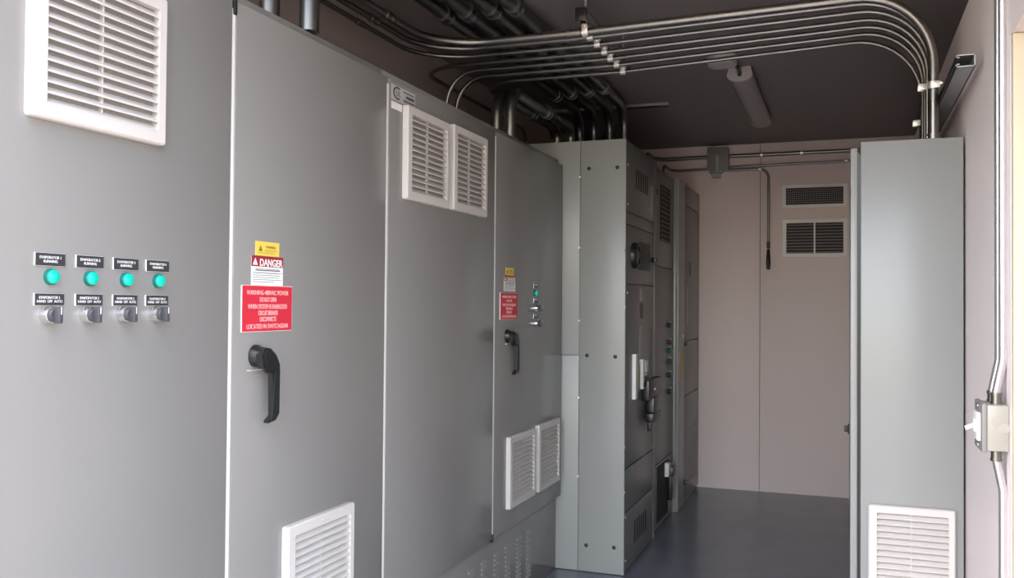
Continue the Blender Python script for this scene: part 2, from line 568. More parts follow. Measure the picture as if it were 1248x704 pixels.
for k in range(10):      # open ring of the certification mark
    g0, g1 = math.radians(60 + 24 * k), math.radians(60 + 24 * (k + 1))
    cy, cz = 2.733, 2.125
    b.prism([(cy + .034 * math.cos(g0), cz + .022 * math.sin(g0)), (cy + .034 * math.cos(g1), cz + .022 * math.sin(g1)),
             (cy + .025 * math.cos(g1), cz + .016 * math.sin(g1)), (cy + .025 * math.cos(g0), cz + .016 * math.sin(g0))], .0008, .0020)
for (a0, a1, z, h) in ((2.775, 2.855, 2.137, .004), (2.795, 2.857, 2.121, .008), (2.775, 2.86, 2.108, .004)):
    b.box(a0, a1, z, z + h, .0008, .0018)
o = lab(b.build('certification_sticker', None, c2), 'pale sticker with a dark open ring mark')
text('lettering', 'UL', FX, (XD + .0016, 2.737, 2.137), .026, 'ink', o)
b = MB(FX, (XD, 0, 0)); b.box(2.690, 2.765, 2.068, 2.092, 0, .0012)
lab(b.build('serial_sticker', 'pwhite', c2), 'small white sticker')
p = MB(FX, (XD, S3, DB)); p.box(-.004, .006, -.012, .022, -.014, .003, .001)
lab(p.build('latch_pin', 'black', c2), 'small black latch at the bottom of the door seam')

# ------------------------------------------------------------------ switchgear line-up
SX, SY, ST = -1.087, 4.66, 2.292


def screws(parent, fr, org, pts, r=.006, m='zinc', name='screw', h=.004):
    for q in pts:
        b = MB(fr, org)
        b.lathe(q[0], q[1], [(r, 0), (r, h * .5), (r * .6, h)], 10)
        b.build(name, m, parent)


sa = thing('switchgear_section', 'pale grey switchgear section with black plugs on its side panel, nearest of the line-up', 'switchgear', (-1.4, 5.09, 0))
AE = 5.46
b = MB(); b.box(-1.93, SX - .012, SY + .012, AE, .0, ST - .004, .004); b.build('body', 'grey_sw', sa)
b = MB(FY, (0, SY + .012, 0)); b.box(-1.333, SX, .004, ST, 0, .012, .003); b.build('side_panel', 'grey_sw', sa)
zs = at('y', SY, 685, 432).z
b = MB(FY, (0, SY + .012, 0)); b.box(-1.93, -1.338, zs + .002, ST, 0, .010, .002); b.build('rear_side_panel', 'grey_sw', sa)
b = MB(FY, (0, SY + .012, 0)); b.box(-1.93, -1.338, .004, zs - .002, 0, .010, .002); b.build('rear_side_panel', 'grey_sw', sa)
pl = [at('y', SY, *q) for q in ((718, 205.5), (752.5, 204), (715.5, 433), (750, 434.5), (714.5, 664), (748.5, 667))]
screws(sa, FY, (0, SY, 0), [(q.x, q.z) for q in pl], .0105, 'black', 'plug', .005)
screws(sa, FY, (0, SY + .002, 0), [(-1.340, z) for z in (2.10, 1.72, 1.33, .92, .5)], .007, 'zinc')


def AY(x, y, X=SX):
    q = at('x', X, x, y)
    return q.y, q.z


def panel(parent, fr, org, a0, a1, b0, b1, m='grey_sw_shade', name='front_panel', th=.012):
    b = MB(fr, org); b.box(a0, a1, b0, b1, -th, 0, .0025)
    return b.build(name, m, parent)


O = (SX, 0, 0)
A0, A1 = SY + .014, AE - .052
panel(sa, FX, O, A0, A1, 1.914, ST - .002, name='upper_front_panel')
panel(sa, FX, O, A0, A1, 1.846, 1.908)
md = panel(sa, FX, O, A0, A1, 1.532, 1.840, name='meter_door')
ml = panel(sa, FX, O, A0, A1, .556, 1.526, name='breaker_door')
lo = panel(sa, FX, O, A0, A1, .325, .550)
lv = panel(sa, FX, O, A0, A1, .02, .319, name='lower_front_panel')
b = MB(FX, O); b.box(AE - .048, AE - .002, .01, ST - .002, -.014, .004, .003); b.build('corner_post', 'grey_sw_shade', sa)


def slots(parent, a0, a1, n, z0, z1, slope=0.0, X=SX, m='dark', w=.42):
    b = MB(FX, (X, 0, 0))
    st = (a1 - a0) / n
    for k in range(n):
        a = a0 + st * (k + .5)
        b.rrect(a - st * w / 2, a + st * w / 2, z0 + slope * k, z1 + slope * k, -.002, .0012, st * w * .3)
    o = b.build('vent_slots', m, parent)
    return o


slots(sa, 4.885, 5.235, 6, 2.055, 2.165)
slots(sa, 4.885, 5.235, 6, .115, .235)
b = MB(FX, O); b.use('lite').box(5.315, 5.375, 1.935, 2.125, 0, .002); lab(b.build('label_strip', None, sa), 'pale vertical label strip')
# meter door: round meter, ribbed keypad panel, latch
b = MB(FX, O); b.lathe(4.845, 1.685, [(.072, 0), (.072, .018), (.062, .030), (.050, .030), (.046, .022)], 32)
o = lab(b.build('dial', 'black', md), 'round black dial')
b = MB(FX, O); b.lathe(4.845, 1.685, [(.046, .018), (.046, .023), (.030, .024)], 28); b.box(4.841, 4.849, 1.65, 1.72, .023, .030, .001)
b.build('dial_face', 'knob', md)
b = MB(FX, O); b.box(4.915, 4.945, 1.63, 1.655, 0, .022, .003); b.box(4.915, 4.945, 1.675, 1.70, 0, .022, .003); b.box(4.915, 4.945, 1.72, 1.745, 0, .022, .003)
b.build('push_buttons', 'black', md)
b = MB(FX, O); b.use('knob').box(4.985, 5.28, 1.612, 1.772, 0, .004, .001)
b.use('black')
for k in range(9):
    b.box(5.0 + .031 * k, 5.013 + .031 * k, 1.622, 1.762, .003, .006)
lab(b.build('ribbed_panel', None, md), 'dark ribbed panel')
b = MB(FX, O); b.box(5.33, 5.385, 1.670, 1.700, 0, .03, .004); b.build('latch', 'black', md)
# breaker door
b = MB(FX, O); b.use('black'); b.rrect(4.728, 4.738, .766, 1.295, -.001, .0016, .003); b.rrect(5.325, 5.336, .92, 1.29, -.001, .0016, .003)
lab(b.build('slot', None, ml), 'narrow black vertical slots')
b = MB(FX, O); b.use('lite').box(5.02, 5.10, 1.44, 1.51, 0, .002); b.use('knob').box(5.02, 5.10, 1.34, 1.43, 0, .002)
b.use('lite').box(5.02, 5.08, 1.02, 1.30, 0, .0015); b.build('label_strip', None, ml)
b = MB(FX, O); b.use('pwhite'); b.box(4.825, 4.885, .905, 1.150, 0, .022, .003)
lab(b.build('white_bar', None, ml), 'white vertical bar')
b = MB(FX, O); b.use('pwhite'); b.box(5.015, 5.060, .945, 1.112, 0, .022, .003)
lab(b.build('white_bar', None, ml), 'white vertical bar')
b = MB(FX, O); b.use('ylabel').box(4.905, 5.0, .935, 1.08, 0, .008, .002); b.use('pwhite').box(5.12, 5.19, 1.03, 1.10, 0, .016, .003); b.box(5.13, 5.18, .99, 1.022, 0, .02, .003)
b.use('red').box(5.12, 5.16, 1.005, 1.02, .016, .022)
b.use('black').box(5.075, 5.115, .93, 1.08, 0, .01, .002); b.build('breaker_face', None, ml)
b = MB(FX, O)
b.box(5.075, 5.42, .875, .990, 0, .045, .006)
b.box(5.02, 5.20, .955, 1.015, 0, .030, .005)
b.box(5.17, 5.31, .775, .885, .005, .055, .006)
b.box(5.13, 5.35, .745, .800, .005, .060, .010)
b.box(5.18, 5.23, .69, .75, .012, .030, .004)
o = lab(b.build('breaker_handle', 'black', ml), 'black downward breaker handle')
b = MB(FX, O); b.lathe(5.23, .93, [(.012, .045), (.012, .049), (.006, .050)], 12); b.build('bolt', 'chrome', o)
sp = [AY(*q) for q in ((761, 305), (762, 374), (797, 374), (761, 545), (761, 600), (762, 630), (796, 560), (796, 571), (796, 597), (762, 683), (800, 628), (797, 643))]
sp += [(4.70, 2.16), (4.70, 1.95), (5.27, 1.98), (4.70, 1.48)]
screws(sa, FX, (SX, 0, 0), [q for q in sp if q[0] < A1], .007, 'zinc')

# section B, set back
BX = -1.112
B0, B1 = AE + .002, 6.22
sb = thing('switchgear_section', 'switchgear section set back in the middle of the line-up, with a column of small switches', 'switchgear', (-1.4, 5.85, 0))
b = MB(); b.box(-1.93, BX - .014, B0, B1, 0, ST - .006, .004); b.build('body', 'grey_sw', sb)
OB = (BX, 0, 0)
up_ = panel(sb, FX, OB, B0 + .02, B1 - .006, 1.665, ST - .008, name='upper_front_panel')
mp = panel(sb, FX, OB, B0 + .02, B1 - .006, .42, 1.659)
lp = panel(sb, FX, OB, B0 + .02, B1 - .006, .015, .414, name='lower_front_panel')
b = MB(FX, OB); b.use('dark').box(5.72, 6.06, 1.83, 2.19, 0, .003)
b.use('black')
for k in range(12):
    b.box(5.72, 6.06, 1.835 + .03 * k, 1.842 + .03 * k, .001, .006)
lab(b.build('vent_grille', None, up_), 'dark ventilation grille')
for k, (px, py, mt) in enumerate(((814, 396, 'black'), (814, 417, 'black'), (814, 427, 'greenb'), (814, 440, 'knob'), (814, 457, 'black'), (814, 477, 'black'))):
    y, z = AY(px, py, BX)
    b = MB(FX, OB)
    b.lathe(y, z, [(.016, 0), (.016, .006), (.013, .010), (.012, .016)], 18)
    b.box(y - .004, y + .004, z - .013, z + .013, .015, .024, .002)
    b.build('selector_switch', mt, mp)
    nb = MB(FX, OB); nb.box(y - .02, y + .02, z + .024, z + .036, 0, .002); nb.build('nameplate', 'lite', mp)
    sk = MB(FX, OB); sk.lathe(y + .10, z + .02, [(.007, 0), (.007, .003), (.004, .004)], 10); sk.build('screw', 'zinc', mp)
# lower dark niche with a bright breaker
b = MB(FX, OB); b.use('dark').box(5.66, 6.02, .05, .40, .000, .004, .001); o = b.build('meter_window', None, lp)
y, z = AY(811, 570, BX)
b = MB(FX, OB); b.box(y - .05, y + .02, z - .05, z + .04, 0, .03, .004); b.use('pwhite'); lab(b.build('breaker', 'pwhite', sb), 'small white breaker')
b = MB(FX, OB); b.box(y + .05, y + .13, z - .22, z + .03, 0, .03, .004); b.box(y + .03, y + .15, z - .06, z + .0, 0, .045, .006)
lab(b.build('operating_handle', 'black', sb), 'black operating handle')
screws(sb, FX, OB, [(5.52, z) for z in (.11, .30, .48)] + [(5.545, 1.95)], .008, 'zinc')
b = MB(FX, OB); b.box(5.50, 5.56, 2.10, 2.13, 0, .03, .004); b.build('latch', 'black', sb)

# section C, by the back wall
CX = -1.083
C0, C1 = 6.225, YB - .005
sc_ = thing('switchgear_section', 'grey switchgear section against the back wall, with a tan label on its edge', 'switchgear', (-1.4, 6.7, 0))
b = MB(); b.box(-1.93, CX - .014, C0, C1, 0, ST, .004); b.build('body', 'grey_sw', sc_)
OC = (CX, 0, 0)
b = MB(FX, OC); b.box(C0, 6.47, .005, ST - .002, -.014, .004, .003); b.build('corner_post', 'grey_sw', sc_)
zc1 = AY(845, 413.5, CX)[1]
zc2 = AY(845, 476.5, CX)[1]
zc3 = AY(845, 243, CX)[1] - .08
p1 = panel(sc_, FX, OC, 6.475, C1 - .004, zc1 + .003, zc3 - .003, name='upper_front_panel')
panel(sc_, FX, OC, 6.475, C1 - .004, zc3 + .003, ST - .004, name='top_panel')
panel(sc_, FX, OC, 6.475, C1 - .004, zc2 + .003, zc1 - .003)
p3 = panel(sc_, FX, OC, 6.475, C1 - .004, .03, zc2 - .003, name='lower_front_panel')
b = MB(FX, OC); b.box(6.285, 6.44, .895, 1.09, .004, .006); lab(b.build('tan_label', 'ylabel', sc_), 'tan vertical label')
b = MB(FX, OC); b.box(6.70, 6.76, 1.63, 1.74, 0, .004, .001); lab(b.build('handle_slot', 'black', p1), 'black pull slot')
b = MB(FX, OC); b.box(6.60, 6.65, 1.28, 1.55, 0, .0015); b.build('label_strip', 'lite', p1)
b = MB(FX, OC)
for k in range(20):
    b.box(6.60, 7.08, .12 + .022 * k, .127 + .022 * k, 0, .003)
b.build('louvers', 'grey_sw_shade', p3)
screws(sc_, FX, (CX + .004, 0, 0), [(6.41, 1.49), (6.41, 1.20)], .010, 'zinc')
b = MB(FX, OC); b.box(6.49, 6.53, zc1 - .03, zc1 - .005, 0, .02, .003); b.build('latch', 'black', sc_)
b = MB(FX, OC); b.box(6.49, 6.53, .145, .17, 0, .02, .003); b.build('latch', 'black', sc_)

# ------------------------------------------------------------------ right-hand cabinet
RY = 3.42
q0, q1 = at('y', RY, 1049, 172), at('y', RY, 1174.5, 167)
RX0, RX1, RT = q0.x, q1.x, (q0.z + q1.z) / 2
rc = thing('wall_cabinet', 'tall smudged grey cabinet on the right, with a white louvred grille low on its side', 'cabinet', ((RX0 + RX1) / 2, 4.0, 0))
b = MB(); b.box(RX0, RX1, RY, 4.55, .03, RT, .004); b.box(RX0 + .03, RX1 - .02, RY + .04, 4.5, 0, .032); b.build('body', 'grey_rc', rc)
DX = at('y', RY, 1036.5, 300).x
b = MB(); b.box(DX, RX0 - .010, RY + .004, 4.53, .06, at('y', RY, 1042, 180).z, .003)
dr = b.build('door', 'grey_rc', rc)
b = MB(); b.box(RX0 - .012, RX0 + .002, RY + .03, 4.5, .08, RT - .04); lab(b.build('door_gasket', 'black', rc), 'black gasket')
v0, v1 = at('y', RY, 1058, 613), at('y', RY, 1164, 622)
filter_grille(rc, FY, (v0.x, RY, v0.z - .325), v1.x - v0.x, .325, mg=.028)
lz = at('x', DX, 1033, 448)
b = MB(FNX, (DX, 4.45, lz.z)); b.box(-.04, .04, -.02, .02, 0, .006, .003); b.box(-.02, .02, -.012, .012, .005, .022, .004)
o = lab(b.build('latch', 'knob', dr), 'dark door latch')

# ------------------------------------------------------------------ conduits
def ring_band(mb, c, ax, r0, r1, w, n=20):
    """hollow band of width w around axis ax ('x','y','z') at centre c"""
    c = Vector(c)
    A = {'x': (Vector((1, 0, 0)), Vector((0, 1, 0)), Vector((0, 0, 1))), 'y': (Vector((0, 1, 0)), Vector((0, 0, 1)), Vector((1, 0, 0))), 'z': (Vector((0, 0, 1)), Vector((1, 0, 0)), Vector((0, 1, 0)))}[ax]
    L = []
    for (r, t) in ((r0, -w / 2), (r1, -w / 2), (r1, w / 2), (r0, w / 2)):
        L.append([mb.bm.verts.new(c + A[0] * t + (A[1] * math.cos(2 * PI * k / n) + A[2] * math.sin(2 * PI * k / n)) * r) for k in range(n)])
    for l0, l1 in zip(L, L[1:] + L[:1]):
        for k in range(n):
            f = mb.bm.faces.new((l0[k], l0[(k + 1) % n], l1[(k + 1) % n], l1[k]))
            f.material_index = mb.mi


def coupling(parent, c, ax, r, w=.05, m='emt'):
    b = MB()
    ring_band(b, c, ax, r * .98, r * 1.16, w)
    ring_band(b, Vector(c) + {'x': Vector((w * .36, 0, 0)), 'y': Vector((0, w * .36, 0)), 'z': Vector((0, 0, w * .36))}[ax], ax, r * 1.0, r * 1.32, w * .22, 6 * 3)
    ring_band(b, Vector(c) - {'x': Vector((w * .36, 0, 0)), 'y': Vector((0, w * .36, 0)), 'z': Vector((0, 0, w * .36))}[ax], ax, r * 1.0, r * 1.32, w * .22, 6 * 3)
    return b.build('coupling', m, parent)


def clamp(parent, c, ax, r, up_=(0, 0, 1), reach=.03, m='zinc', w=.024):
    """strut clamp: strap round the conduit, two ears towards the strut and a bolt"""
    b = MB()
    ring_band(b, c, ax, r * .99, r + .004, w)
    c = Vector(c); U = Vector(up_)
    A = {'x': Vector((1, 0, 0)), 'y': Vector((0, 1, 0)), 'z': Vector((0, 0, 1))}[ax]
    S = A.cross(U).normalized()
    for s in (-1, 1):
        o = c + S * s * (r + .002)
        b.fr, b.org = (A, S, U), o
        b.box(-w / 2, w / 2, -.002, .002, -.004, reach, .0008)
    b.org = c
    b.tube([c + S * (r + .016) + U * (r + .006), c - S * (r + .016) + U * (r + .006)], .0045, n=8)
    return b.build('clamp', m, parent)


ZX = 2.50
GX = at('y', RY, 1137.5, 166).x + .004       # x where the runs drop into the right cabinet
cy = [3.463, 3.535, 3.645, 3.765, 3.872, 3.985, 4.107]
cr = [.0162, .0120, .0098, .0098, .0098, .0098, .0098]
gxs = [GX] + [GX + .002] + [GX + .005] * 4 + [GX + .009]
fil = [.27, .25, .24, .23, .23, .23, .42]
clx = -.975
names = ['large bright', 'second', 'third', 'fourth', 'fifth', 'sixth', 'seventh']
desc = ['thickest of the steel conduits crossing the ceiling, nearest the viewer',
        'second steel conduit of the crossing bank, directly behind the thickest one',
        'third steel conduit of the crossing bank, the last one that turns along the left wall',
        'fourth steel conduit of the crossing bank, just before the two bent into the cabinet',
        'crossing conduit whose left end bends down into the cabinet beside the next to last run',
        'next to last crossing conduit, bending down behind the paired grilles',
        'rearmost thin crossing conduit, the lowest run in view above the lamp']
for i in range(7):
    Y, r = cy[i], cr[i]
    R = [(gxs[i], Y, RT), (gxs[i], Y, 2.528 + .004 * i), (clx, Y, ZX)]     # the runs rise a little to the right
    if i < 3:
        lx = (-1.63, -1.70, -1.77)[i]
        pts = R + [(lx, Y, ZX), (lx, .99, ZX)]
        fl = .26
    elif i in (4, 5):
        pts = R + [(-1.765, Y, ZX), (-1.765, Y, 2.197)]
        fl = .26
    else:
        ex = -1.87 if i == 3 else -1.70
        pts = R + [(ex, Y, ZX), (ex, 5.3, ZX), (ex, 5.3, ST)]
        fl = .20
    t = thing('conduit', desc[i], 'conduit', (gxs[i], Y, RT), 'steel conduits crossing under the ceiling')
    b = MB()
    # use different fillets at the two ends: right bend then the left one
    P = [Vector(p) for p in pts]
    b.tube(P[:3], r, fil[i], cap=True)
    b.tube(P[2:], r, fl, cap=True)
    b.build('pipe', 'emt', t)
    xc = at('y', Y, (700, 698, 712, 722, 728, 734, 738)[i], 40 + 8 * i).x
    coupling(t, (xc, Y, ZX), 'x', r, .055)
    clamp(t, (clx, Y, ZX), 'x', r, (0, 0, 1), .028)
    if i < 3:
        coupling(t, (lx, 3.03 + .02 * i, ZX), 'y', r, .06)
    if i in (0, 3, 6):
        zc_ = {0: at('y', Y, 1137, 104).z, 3: at('y', Y, 1130, 106).z, 6: at('y', Y, 1118, 150).z}[i]
        clamp(t, (gxs[i], Y, zc_), 'z', r, (1, 0, 0) if i == 0 else (-1, 0, 0), .020 if i == 0 else .034)
    if i == 6:
        coupling(t, (gxs[i], Y, 2.20), 'z', r, .05)
    if i == 0:
        coupling(t, (gxs[i], Y, RT + .012), 'z', r, .02)


def strut(name, label, p0, p1, w, h, openv, group=None, m='strut'):
    """C-channel from p0 to p1; openv = direction the slot looks"""
    p0, p1 = Vector(p0), Vector(p1)
    d = (p1 - p0)
    L = d.length
    d.normalize()
    V = Vector(openv)
    U = d.cross(V).normalized()
    t = .0032
    b = MB((U, V, d), p0)
    b.box(-w / 2, w / 2, -h / 2, -h / 2 + t, 0, L)
    for s in (-1, 1):
        b.box(s * w / 2 - (t if s > 0 else 0), s * w / 2 + (0 if s > 0 else t), -h / 2, h / 2, 0, L)
        x0, x1 = (w / 2 - .010, w / 2) if s > 0 else (-w / 2, -w / 2 + .010)
        b.box(x0, x1, h / 2 - t, h / 2, 0, L)
        x0, x1 = (w / 2 - .010, w / 2 - .010 + t) if s > 0 else (-w / 2 + .010 - t, -w / 2 + .010)
        b.box(x0, x1, h / 2 - .010, h / 2, 0, L)
    o = b.build(name, m)
    o['label'] = label
    o['category'] = 'strut channel'
    if group:
        o['group'] = group
    return o


s1 = thing('strut_channel', 'ceiling strut channel with a black end cap above the crossing conduits', 'strut channel', (clx, 3.4, ZX + .05), 'strut channels')
o = strut('channel', '', (clx, 3.40, ZX + .050), (clx, 4.22, ZX + .050), .041, .041, (0, 0, -1))
for k in ('label', 'category'):
    del o[k]
o.parent = s1
o.matrix_parent_inverse = Matrix.Translation(-Vector((clx, 3.4, ZX + .05)))
b = MB(); b.box(clx - .0235, clx + .0235, 3.388, 3.402, ZX + .026, ZX + .076, .003); lab(b.build('end_cap', 'black', s1), 'black plastic end cap')
for y in (3.46, 4.1):
    b = MB(); b.tube([(clx, y, ZX + .06), (clx, y, ZC)], .005, n=8); b.build('hanger_rod', 'strut', s1)

# right-hand strut along the wall
sxl = GX + .0195
e = at('x', sxl, 1165, 67)
z_top = e.z
z_bot = at('x', sxl, 1165, 82).z
s2 = thing('strut_channel', 'open-ended strut channel beside the pinkish right wall, above the tall cabinet', 'strut channel', (sxl, e.y, z_bot), 'strut channels')
w_, h_ = z_top - z_bot, min(.052, XW - sxl - .001)
o = strut('channel', '', (sxl + h_ / 2, e.y, (z_top + z_bot) / 2), (sxl + h_ / 2, 4.3, (z_top + z_bot) / 2), w_, h_, (-1, 0, 0))
for k in ('label', 'category'):
    del o[k]
o.parent = s2
o.matrix_parent_inverse = Matrix.Translation(-Vector((sxl, e.y, z_bot)))

# big conduits along the ceiling
ZB = 2.612
bx = [-1.560, -1.460, -1.352, -1.255]
bd = ['large ceiling conduit over the left cabinets, outermost of the four, rising near the door seam',
      'large ceiling conduit, second from the left of the four above the crossing bank',
      'large ceiling conduit, third from the left of the four above the crossing bank',
      'large ceiling conduit, rightmost of the four, ending over the switchgear corner']
for i in range(4):
    r = .029
    t = thing('conduit', bd[i], 'conduit', (bx[i], 3.4, ZB), 'large conduits running under the ceiling')
    b = MB()
    ye = 5.42 - .03 * i
    end = [(bx[i], ye, ZB), (bx[i], ye, ST)]
    if i == 0:
        pts = [(bx[i], 2.187, 2.196), (bx[i], 2.187, ZB)] + end
    elif i == 1:
        pts = [(bx[i], 2.24, 2.196), (bx[i], 2.24, ZB)] + end
    else:
        pts = [(bx[i], .99, ZB)] + end
    b.tube(pts, r, .20 if i > 1 else .38, n=18)
    b.build('pipe', 'emt_shade', t)
    coupling(t, (bx[i], 3.40, ZB), 'y', r, .075, 'emt_shade')
    coupling(t, (bx[i], 4.92 - .03 * i, ZB), 'y', r, .06, 'emt_shade')
# two risers from the far cabinet, passing beneath
for i, (x, y) in enumerate(((-1.575, 4.035), (-1.493, 4.0))):
    t = thing('conduit', ('conduit rising behind the far cabinet top, left of the pair beside the paired grilles',
                          'conduit with a bright highlight rising from the far cabinet, right of the pair')[i], 'conduit', (x, y, 2.195), 'conduits rising from the far cabinet')
    b = MB()
    b.tube([(x, y, 2.196), (x, y, 2.435), (x, 5.0, 2.435), (x, 5.0, ST)], .028, .15, n=18)
    b.build('pipe', 'emt', t)
    coupling(t, (x, 4.55, 2.435), 'y', .028, .06, 'emt_shade')
# strut beneath the big conduits
e0 = at('z', 2.658, 815, 127)
s3 = thing('strut_channel', 'dark strut channel flat on the ceiling above the switchgear corner', 'strut channel', (-1.4, e0.y, 2.54), 'strut channels')
o = strut('channel', '', (e0.x, e0.y, 2.659), (-1.80, e0.y, 2.659), .041, .022, (0, 0, -1))
for k in ('label', 'category'):
    del o[k]
o.parent = s3
o.matrix_parent_inverse = Matrix.Translation(-Vector((-1.4, e0.y, 2.54)))
for xx in (e0.x - .03, -1.75):
    b = MB(); b.tube([(xx, e0.y, 2.644), (xx, e0.y, 2.656)], .009, n=6); b.build('bolt', 'strut', s3)

# ------------------------------------------------------------------ ceiling lamp
lz_ = 2.60
a0, a1 = at('z', lz_, 885, 100), at('z', lz_, 918, 101)
f0, f1 = at('z', lz_, 917, 155), at('z', lz_, 941, 155)
lxm = (a0.x + a1.x + f0.x + f1.x) / 4
lw = ((a1.x - a0.x) + (f1.x - f0.x)) / 2
ly0, ly1 = a0.y - .02, f0.y
lamp = thing('ceiling_light', 'long narrow ceiling lamp, unlit, over the aisle', 'lamp', (lxm, (ly0 + ly1) / 2, ZC))
fr = (Vector((1, 0, 0)), Vector((0, 0, 1)), Vector((0, 1, 0)))
b = MB(fr, (lxm, ly0, 0))
b.prism([(-lw * .42, ZC), (lw * .42, ZC), (lw * .5, lz_ + .028), (-lw * .5, lz_ + .028)], .02, ly1 - ly0 - .02)
b.build('housing', 'lampw', lamp)
pts = [(-lw * .5, lz_ + .030)] + [(-lw * .5 * math.cos(g), lz_ + .030 - .034 * math.sin(g)) for g in [PI * k / 10 for k in range(1, 10)]] + [(lw * .5, lz_ + .030)]
b = MB(fr, (lxm, ly0, 0)); b.prism(pts, .018, ly1 - ly0 - .018); b.build('lens', 'lampd', lamp)
pts2 = [(q[0] * 1.03, q[1] - .003) for q in pts] + [(lw * .44, ZC), (-lw * .44, ZC)]
for z0 in (0, ly1 - ly0 - .02):
    b = MB(fr, (lxm, ly0, 0)); b.prism(pts2, z0, z0 + .02, .003); b.build('end_cap', 'lampw', lamp)
dc = at('z', ZC - .052, 880, 80.5)
jb = thing('ceiling_box', 'round ceiling box cover in front of the lamp', 'junction box', (dc.x, dc.y, ZC))
b = MB((Vector((1, 0, 0)), Vector((0, -1, 0)), Vector((0, 0, -1))), (dc.x, dc.y, ZC))
b.lathe(0, 0, [(.074, 0), (.074, .044), (.070, .052), (.05, .054)], 36); b.build('cover', 'lampw', jb)
cn = MB(); cn.tube([(dc.x + .03, dc.y + .075, ZC - .016), (dc.x + .06, dc.y + .16, ZC - .022), (lxm, ly0 - .03, ZC - .03), (lxm, ly0 + .004, ZC - .042)], .011, .05, n=12)
co = cn.build('cable', 'black')
co['label'] = 'short dark cable joining the round box to the lamp'
co['category'] = 'cable'

# ------------------------------------------------------------------ back wall
def bk(x, y, Y=YB):
    return at('y', Y, x, y)


q0, q1 = bk(953, 226.5), bk(1033, 251)
vt = thing('wall_vent', 'upper grid vent on the back wall, wide and low', 'vent', ((q0.x + q1.x) / 2, YB, q1.z), 'back wall vents')
W, H = q1.x - q0.x + .0, q0.z - q1.z + .012
b = MB(FY, (q0.x, YB, q1.z - .006)); b.ring(0, W, 0, H, .03, W - .03, .026, H - .026, 0, .014, .003, .003); b.build('frame', 'vent', vt)
b = MB(FY, (q0.x, YB, q1.z - .006)); b.box(.02, W - .02, .02, H - .02, .0005, .002); b.build('backing', 'dark', vt)
b = MB(FY, (q0.x, YB, q1.z - .006))
n = 26
for k in range(1, n):
    a = .03 + (W - .06) * k / n
    b.box(a - .0013, a + .0013, .024, H - .024, .002, .010)
for k in range(1, 8):
    z = .026 + (H - .052) * k / 8
    b.box(.028, W - .028, z - .0013, z + .0013, .002, .010)
b.build('grid', 'slat', vt)
q0, q1 = bk(953.5, 267.5), bk(1033, 313)
vt = thing('wall_vent', 'lower louvred vent on the back wall with a centre bar', 'vent', ((q0.x + q1.x) / 2, YB, q1.z), 'back wall vents')
W, H = q1.x - q0.x, q0.z - q1.z
b = MB(FY, (q0.x, YB, q1.z)); b.ring(0, W, 0, H, .03, W - .03, .03, H - .03, 0, .016, .003, .003)
b.box(W / 2 - .006, W / 2 + .006, .028, H - .028, .001, .013); b.build('frame', 'vent', vt)
b = MB(FY, (q0.x, YB, q1.z)); b.box(.02, W - .02, .02, H - .02, .0005, .002); b.build('backing', 'dark', vt)
b = MB(FY, (q0.x, YB, q1.z))
n = 10
for k in range(n):
    z = .03 + (H - .06) * (k + .1) / n
    p_ = (H - .06) / n
    b.prism([(.029, z), (W - .029, z), (W - .029, z + p_ * .45, -.008), (.029, z + p_ * .45, -.008)], .009, .0105)
b.build('louvers', 'slat', vt)

# junction box and its conduits
YJ = YB - .11
q0, q1 = at('y', YJ, 862.5, 180), at('y', YJ, 887, 206)
zb1 = min(ZC - .004, q0.z)
jx = thing('junction_box', 'square grey junction box high on the back wall', 'junction box', ((q0.x + q1.x) / 2, YB, q1.z))
b = MB(FY, (0, YB, 0)); b.box(q0.x, q1.x, q1.z, zb1, 0, .10, .004); b.build('body', 'jbox', jx)
b = MB(FY, (0, YB, 0)); b.box(q0.x - .004, q1.x + .004, q1.z - .003, zb1 + .002, .10, .107, .002); b.build('cover', 'jbox', jx)
b = MB(FY, (0, YB, 0)); xm = (q0.x + q1.x) / 2 - .005; b.box(xm - .008, xm + .008, q1.z - .02, q1.z + .11, .107, .112, .001); lab(b.build('label_strip', 'lite', jx), 'pale strip')

YP = YB - .035
zc = at('y', YP, 1000, 185).z
t = thing('conduit', 'upper conduit leaving the right side of the junction box along the back wall', 'conduit', (q1.x, YP, zc), 'back wall conduits')
b = MB(); b.tube([(q1.x + .004, YP, zc), (XW - .01, YP, zc)], .0145); b.build('pipe', 'emt', t)
for px in (928, 977):
    clamp(t, (at('y', YP, px, 188).x, YP, zc), 'x', .0145, (0, 1, 0), .034, 'zinc', .02)
t = thing('conduit', 'bent conduit running from the left side of the junction box over the switchgear', 'conduit', (q0.x, YP, zc), 'back wall conduits')
b = MB(); b.tube([(q0.x - .004, YP, zc), (-1.42, YP, zc - .003), (-1.42, 6.72, zc - .003), (-1.42, 6.72, ST + .002)], .0145, .12); b.build('pipe', 'emt', t)

# lower fitting with two runs
zf = at('y', YP, 940, 203).z
fx = at('y', YP, 873, 209)
ft = thing('conduit_fitting', 'small conduit fitting under the junction box', 'conduit fitting', (fx.x, YP, fx.z), None)
b = MB(); b.box(fx.x - .055, fx.x + .055, YP - .03, YB - .001, zf - .030, zf + .014, .006); b.build('body', 'steel', ft)
b = MB(); b.box(fx.x - .032, fx.x + .032, YP - .026, YB - .003, zf - .068, zf - .0305, .006); b.build('hub', 'steel', ft)
t = thing('conduit', 'thin conduit running right from the fitting above the two vents', 'conduit', (fx.x, YP, zf), 'back wall conduits')
b = MB(); b.tube([(fx.x + .056, YP, zf + .008), (XW - .01, YP, zf + .022)], .0095); b.build('pipe', 'emt', t)
clamp(t, (at('y', YP, 1033, 202).x - .01, YP, zf + .024), 'x', .0095, (0, 1, 0), .034, 'zinc', .02)
dx = at('y', YP, 936.5, 260)
